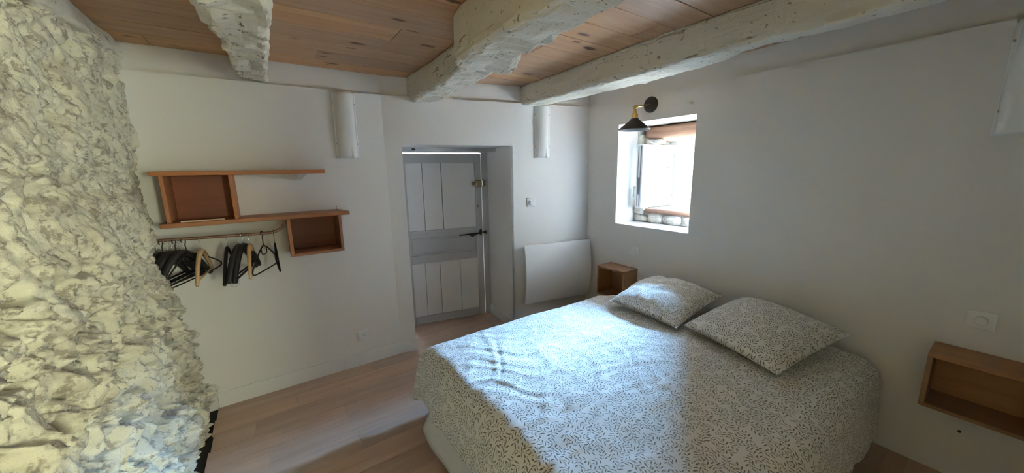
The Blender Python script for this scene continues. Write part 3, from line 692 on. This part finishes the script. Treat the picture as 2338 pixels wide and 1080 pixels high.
# ------------------------------------------------------------------ sockets and switches
def plate(name, M, label, cat, kind, size=0.082, group='white electrical wall plates'):
    t = empty(name); t.matrix_world = M; tag(t, label, cat, group)
    h = size/2
    bm = bmesh.new(); box(bm, -h, h, -0.010, 0.0, -h, h); pl = obj('plate', bm, M_plastic, t, bevel=0.004, seg=3)
    RX = Matrix.Rotation(PI/2, 4, 'X')
    if kind == 'socket':
        bm = bmesh.new(); lathe(bm, [(0.0265, 0.009), (0.0265, 0.013), (0.0235, 0.013), (0.021, 0.0105), (0.0, 0.0105)], 36, RX); bm2 = obj('socket_well', bm, M_plastic, t)
        for sx in (-0.0095, 0.0095):
            bm = bmesh.new(); lathe(bm, [(0, 0.0100), (0.0028, 0.0100), (0.0028, 0.0112), (0, 0.0112)], 12, Matrix.Translation((sx, 0, 0.0)) @ RX); obj('pin_hole', bm, M_hole, bm2)
        bm = bmesh.new(); lathe(bm, [(0, 0.0105), (0.0024, 0.0105), (0.0024, 0.019), (0, 0.020)], 12, Matrix.Translation((0, 0, 0.0105)) @ RX); obj('earth_pin', bm, M_steel, bm2)
    elif kind == 'dial':
        bm = bmesh.new(); lathe(bm, [(0.0, 0.010), (0.020, 0.010), (0.0195, 0.024), (0.017, 0.027), (0, 0.027)], 32, RX); obj('dial', bm, M_plastic, t)
    else:
        bm = bmesh.new(); lathe(bm, [(0.0, 0.009), (0.026, 0.009), (0.026, 0.0125), (0.024, 0.0145), (0, 0.0145)], 32, RX); ro_ = obj('round_rocker', bm, M_plastic, t)
    return t
plate('power_socket', Matrix.Translation((-2.086, 0, 0.243)), 'white square power socket low on the wall left of the door', 'socket', 'socket')
plate('wall_thermostat', MB @ Matrix.Translation((1.222, 0, 1.209)), 'white square dial switch above the radiator', 'switch', 'dial')
MRW = Matrix.Rotation(PI/2, 4, 'Z').inverted()   # local -y faces -x
plate('bedside_switch', Matrix.Translation((0, -0.953, 0.792)) @ MRW, 'white switch below the window above the small bedside box', 'switch', 'rocker')
plate('bedside_switch', Matrix.Translation((0, -2.775, 0.803)) @ MRW, 'white switch with round rocker above the near bedside box', 'switch', 'dial')
bm = bmesh.new(); lathe(bm, [(0, 0), (0.006, 0), (0.006, 0.004), (0.003, 0.006), (0, 0.006)], 12, Matrix.Translation((0, -2.789, 0.245)) @ Matrix.Rotation(-PI/2, 4, 'Y')); tag(obj('wall_screw', bm, M_iron), 'dark screw head in the wall below the near bedside box', 'screw')

# ------------------------------------------------------------------ radiator
t = empty('panel_radiator'); t.matrix_world = MB @ Matrix.Translation((1.478, 0, 0.26)); tag(t, 'white bowed electric panel radiator in the corner by the door', 'radiator')
W2_, H2_ = 0.352, 0.562
n1 = 24
bm = bmesh.new(); rows_ = []
for i in range(n1+1):
    z = H2_*i/n1; b = -0.058-0.040*(1-((i/n1)*2-1)**2)
    rows_.append([bm.verts.new((x, yy, z)) for x, yy in ((-W2_, b+0.022), (-W2_, b), (W2_, b), (W2_, b+0.022))])
for A, B in zip(rows_[:-1], rows_[1:]):
    for q in range(4): bm.faces.new((A[q], A[(q+1) % 4], B[(q+1) % 4], B[q]))
bm.faces.new(rows_[0]); bm.faces.new(rows_[-1][::-1])
obj('front_panel', bm, M_rad, t, bevel=0.003)
boxo('casing', -W2_+0.03, W2_-0.03, -0.055, 0.0, 0.05, H2_-0.05, M_rad, t, 0.004)

# ------------------------------------------------------------------ curved wall tiles (uplight covers), one under each beam
def wall_cover(M, label):
    t = empty('wall_light_cover'); t.matrix_world = M; tag(t, label, 'wall light', 'curved white wall light covers')
    nz, nx = 24, 25; zs = np.linspace(0, 0.452, nz); us = np.linspace(-1, 1, nx)
    U, Z = np.meshgrid(us, zs, indexing='ij')
    bow = 0.012*np.sin((Z/0.452)*PI)
    fl_ = 0.22
    prof = np.where(np.abs(U) > 1-fl_, 0.006, 0.006+0.044*np.sqrt(np.clip(1-(U/(1-fl_))**2, 0, 1))*(0.86+0.3*U))
    X = U*0.076 - bow*(1-np.abs(U)) + 0.006*(Z/0.452-0.5); Yv = -prof*(1-0.25*np.clip((0.10-Z)/0.1, 0, 1)*(U < 0.4))
    V = np.stack([X, Yv, Z], -1).reshape(-1, 3)
    o = np_mesh('curved_cover', V, grid_faces(nx, nz), M_tile, t)
    s_ = o.modifiers.new('solid', 'SOLIDIFY'); s_.thickness = 0.005; s_.offset = 0.0
    for sx in (-0.070, 0.070):
        for sz in (0.10, 0.372):
            bm = bmesh.new(); lathe(bm, [(0, 0.0), (0.0055, 0.0), (0.0055, 0.006), (0.0035, 0.010), (0, 0.011)], 12, Matrix.Translation((sx, -0.004, sz)) @ Matrix.Rotation(PI/2, 4, 'X')); obj('screw', bm, M_steel, t, True)
wall_cover(Matrix.Translation((-2.062, 0, 1.606)), 'curved white wall light cover with four screws, above the clothes shelf')
wall_cover(MB @ Matrix.Translation((1.335, 0, 1.604)), 'curved white wall light cover right of the door, under the beam end')
wall_cover(Matrix.Translation((0, -2.765, 1.606)) @ MRW, 'curved white wall light cover on the window wall above the near bedside box')

# ------------------------------------------------------------------ wall lamp
t = empty('wall_lamp', (0, -1.033, 1.988)); tag(t, 'black cone wall lamp with brass arm above the window', 'lamp')
bm = bmesh.new(); lathe(bm, [(0, 0), (0.060, 0), (0.060, 0.012), (0.054, 0.018), (0, 0.018)], 40, Matrix.Rotation(-PI/2, 4, 'Y')); obj('wall_plate', bm, M_black, t, bevel=0.002)
JX, JY, JZ = -0.215, -0.012, -0.036
bm = bmesh.new(); tube(bm, [(-0.015, 0, 0), (JX, JY, JZ)], 0.0065, 10); obj('arm', bm, M_brass, t, True)
bm = bmesh.new(); lathe(bm, [(0, -0.014), (0.011, -0.014), (0.013, 0), (0.011, 0.014), (0, 0.014)], 20, Matrix.Translation((JX, JY, JZ)) @ Matrix.Rotation(PI/2, 4, 'X')); obj('knuckle', bm, M_brass, t, True)
bm = bmesh.new(); lathe(bm, [(0, -0.095), (0.026, -0.095), (0.026, -0.088), (0.024, -0.086), (0.024, -0.055), (0.020, -0.048), (0.012, -0.040), (0.009, -0.01), (0.0, -0.008)], 28, Matrix.Translation((JX, JY, JZ))); obj('socket', bm, M_brass, t, True)
bm = bmesh.new(); lathe(bm, [(0.0, -0.084), (0.028, -0.084), (0.032, -0.092), (0.115, -0.160), (0.117, -0.168), (0.112, -0.167), (0.030, -0.098), (0.0, -0.094)], 48, Matrix.Translation((JX, JY, JZ))); obj('shade', bm, M_black, t, True)
bm = bmesh.new(); lathe(bm, [(0, -0.15), (0.012, -0.148), (0.02, -0.135), (0.018, -0.12), (0.010, -0.10), (0.0, -0.10)], 20, Matrix.Translation((JX, JY, JZ))); obj('bulb', bm, M_plastic, t, True)

# ------------------------------------------------------------------ bedside boxes
def night(y0, y1, z1, depth, h, label):
    t = empty('bedside_box', (0, (y0+y1)/2, z1-h)); tag(t, label, 'bedside box', 'wooden bedside boxes on the wall')
    a, b = -(y1-y0)/2, (y1-y0)/2; q = 0.018
    boxo('top_panel', -depth, 0, a, b, h-q, h, M_night, t); boxo('bottom_panel', -depth, 0, a, b, 0, q, M_night, t)
    boxo('side_panel', -depth, 0, a, a+q, q, h-q, M_night, t); boxo('side_panel', -depth, 0, b-q, b, q, h-q, M_night, t)
    boxo('back_panel', -0.010, -0.001, a+q, b-q, q, h-q, M_night, t, 0.0005)
night(-0.985, -0.69, 0.640, 0.185, 0.27, 'small open wooden box on the wall under the window')
night(-2.975, -2.66, 0.655, 0.19, 0.26, 'open wooden box on the wall at the near side of the bed')

# ------------------------------------------------------------------ bed
t = empty('bed', (-0.98, -1.71, 0)); tag(t, 'double bed base and mattress in white under the duvet', 'bed')
boxo('mattress', -0.955, 0.945, -0.735, 0.715, 0.20, 0.455, M_sheet, t, 0.05)
boxo('bed_base', -0.955, 0.945, -0.735, 0.715, 0.05, 0.195, M_sheet, t, 0.02)
for lx in (-0.88, 0.88):
    for ly in (-0.66, 0.66):
        bm = bmesh.new(); lathe(bm, [(0, 0), (0.022, 0), (0.028, 0.06), (0, 0.06)], 16, Matrix.Translation((lx, ly, 0))); obj('leg', bm, M_black, t, True)

ny = 60; ys_ = np.linspace(-2.42, -1.06, ny); zs_ = np.linspace(0.055, 0.42, 14)
YY, ZZ = np.meshgrid(ys_, zs_, indexing='ij')
XX = -1.938-0.068*np.clip((0.185-ZZ)/0.11, 0, 1) + 0.006*np.sin(YY*17)*np.clip((0.18-ZZ)/0.1, 0, 1)
def white_reverse(par):
    fs = np_mesh('white_reverse_side', np.stack([XX, YY, ZZ], -1).reshape(-1, 3), grid_faces(ny, 14), M_sheet, par)
    sm = fs.modifiers.new('solid', 'SOLIDIFY'); sm.thickness = 0.004
    fs['label'] = 'plain white reverse of the duvet showing under the foot hem'
def duvet():
    xh, xf, yn, yf, zt, r = -0.035, -1.955, -2.505, -0.925, 0.492, 0.085
    cf, cs = 0.335, 0.37
    fx, fyn, fyf = xf+r, yn+r, yf-r
    a = np.arange(0, (xh-fx)+cf+0.0001, 0.0105)          # along, from the head
    b = np.arange(fyn-cs, fyf+cs+0.0001, 0.0105)
    A, B = np.meshgrid(a, b, indexing='ij')
    X0 = xh-A; ea = np.maximum(0, fx-X0); eb = np.where(B < fyn, fyn-B, np.where(B > fyf, B-fyf, 0)); sgn = np.where(B < fyn, -1.0, 1.0)
    p = 2.6; e = (ea**p+eb**p)**(1/p); emax = 0.375+0.015*fbm(X0*4, B*4, 0.2, 44, 2); e = np.where(e > emax, emax+0.15*(e-emax), e)
    dx = np.where(e > 1e-6, ea/np.maximum(e, 1e-6), 0); dy = np.where(e > 1e-6, eb/np.maximum(e, 1e-6), 0)
    nrm = np.maximum(np.hypot(dx, dy), 1e-6); dx = np.where(e > 1e-6, dx/nrm, 0); dy = np.where(e > 1e-6, dy/nrm, 0)
    q = r*PI/2; arc = np.minimum(e, q); st = np.maximum(0, e-q)
    tang = np.where(ea > eb, B, X0)
    fold = (0.5+0.5*np.sin(tang*13+2.0*fbm(tang*3, 0.2, 0.1, 5, 2)))*0.008 + 0.010*fbm(tang*9, e*3, 0.4, 8, 2)
    fl = 0.10+0.05*fbm(tang*3.0, 0.1, 0.7, 31, 2)
    out = r*np.sin(arc/r) + st*fl + fold*np.clip(st/0.25, 0, 1)
    down = r*(1-np.cos(arc/r)) + st*0.985
    corner = np.clip(np.minimum(ea, eb)/0.18, 0, 1); out = out + corner*0.035
    Y_in = 0.14*np.clip((0.45-A)/0.25, 0, 1)*np.clip((B-(fyf-0.3))/0.3, 0, 1)
    X = np.minimum(X0, xh)*(e == 0) + (e > 0)*(np.maximum(X0, fx)-dx*out)
    Y = np.clip(B, fyn, fyf)+sgn*dy*out-Y_in
    Z = zt-down
    # loft and wrinkles on the top
    w = 1-np.clip(e/0.22, 0, 1)*0.75
    cxn = (np.clip(B, fyn, fyf)-fyn)/(fyf-fyn); puff = 0.018*np.sin(np.clip(cxn, 0, 1)*PI)
    u = X0*0.80+B*0.60; v = -X0*0.60+B*0.80
    wob = 0.25*fbm(X0*1.6, B*1.6, 0.3, 90, 2)
    wr = 1-np.abs(fbm((u+wob)*1.7, (v+wob)*9.5, 0.5, 95, 3, 0.45)); wr = np.clip(wr-0.62, 0, 1)**1.3
    u2 = X0*0.98-B*0.2; v2 = X0*0.2+B*0.98
    wr2 = 1-np.abs(fbm((u2+wob)*2.0, (v2-wob)*11, 1.5, 105, 3, 0.45)); wr2 = np.clip(wr2-0.66, 0, 1)**1.3
    zone = np.clip(0.7+0.8*fbm(X0*1.5, B*1.5, 0.9, 120, 2), 0.3, 1)*np.clip((-X0-0.35)/0.5, 0.15, 1)
    Z = Z + w*(puff + zone*(0.020*wr+0.024*wr2) + 0.008*fbm(X0*3.5, B*3.5, 0.2, 110, 3))
    X = X - np.where(ea > r, 1, 0)*(0.008*wr+0.006*fbm(B*6, Z*6, 0.3, 130, 3)); 
    # head edge rolls down behind the pillows
    hd = np.clip((0.10-A)/0.10, 0, 1); Z = Z-0.05*hd**2
    Z = np.maximum(Z, 0.018+0.01*fbm(X*8, Y*8, 0, 3, 2)); X = np.minimum(X, -0.022)
    V = np.stack([X, Y, Z], -1).reshape(-1, 3); uv = np.stack([A, B+5], -1).reshape(-1, 2)
    o = np_mesh('duvet', V, grid_faces(len(a), len(b)), M_leaf, uv=uv)
    s_ = o.modifiers.new('solid', 'SOLIDIFY'); s_.thickness = 0.014; s_.offset = -1.0
    o.location = (0, 0, 0)
    white_reverse(o)
    tag(o, 'white duvet with small grey-green leaf print spread over the bed', 'duvet')
duvet()
def pillow(corners, zc, puff, label, seed, dent=0.0):
    """corners: 4 world points (front-left, front-right, back-right, back-left)"""
    n = 46; s_ = np.linspace(-1, 1, n); U, Vv = np.meshgrid(s_, s_, indexing='ij')
    P = [np.array(c, float) for c in corners]
    u = U*(1-0.055*(1-Vv**2)*np.abs(U)**3); v = Vv*(1-0.055*(1-U**2)*np.abs(Vv)**3)
    a = ((u+1)/2)[..., None]; b = ((v+1)/2)[..., None]
    base = P[0]*(1-a)*(1-b)+P[1]*a*(1-b)+P[2]*a*b+P[3]*(1-a)*b
    h = (np.clip(1-np.abs(U)**2.6, 0, 1)*np.clip(1-np.abs(Vv)**2.6, 0, 1))**0.62
    nr = np.cross(P[1]-P[0], P[3]-P[0]); nr = nr/np.linalg.norm(nr); nr = nr if nr[2] > 0 else -nr
    wr = fbm(U*2.2, Vv*2.2, 0.3, seed, 3)*0.010*h + 0.008*h*(1-np.abs(fbm(U*1.2+Vv*3, Vv*1.4-U*2, 0.7, seed+9, 2)))
    crease = -dent*np.exp(-((U-0.25*Vv-0.15)/0.10)**2)*h
    top = base+nr*(h*puff+wr+crease)[..., None]; bot = base-nr*(h*puff*0.42)[..., None]
    F = grid_faces(n, n); V = np.concatenate([top.reshape(-1, 3), bot.reshape(-1, 3)+nr*-0.0015]); F2 = F[:, ::-1]+n*n
    idx = lambda i, j: i*n+j
    loop = [idx(i, 0) for i in range(n)]+[idx(n-1, j) for j in range(1, n)]+[idx(i, n-1) for i in range(n-2, -1, -1)]+[idx(0, j) for j in range(n-2, 0, -1)]
    side = [[loop[k], loop[(k+1) % len(loop)], loop[(k+1) % len(loop)]+n*n, loop[k]+n*n] for k in range(len(loop))]
    uv1 = np.stack([U*0.31+seed, Vv*0.31+1.7], -1).reshape(-1, 2); uv = np.concatenate([uv1, uv1+3])
    o = np_mesh('pillow', V, np.array(F.tolist()+F2.tolist()+side), M_leaf, uv=uv)
    tag(o, label, 'pillow', 'leaf print pillows at the head of the bed')
pillow([(-0.665, -1.745, 0.56), (-0.63, -1.205, 0.56), (-0.07, -1.17, 0.62), (-0.06, -1.715, 0.62)], 0.55, 0.105, 'leaf print pillow under the window, farther from the camera', 3, 0.012)
pillow([(-0.755, -2.285, 0.56), (-0.60, -1.745, 0.565), (-0.05, -1.84, 0.645), (-0.115, -2.40, 0.615)], 0.55, 0.10, 'leaf print pillow nearest the near bedside box', 8)
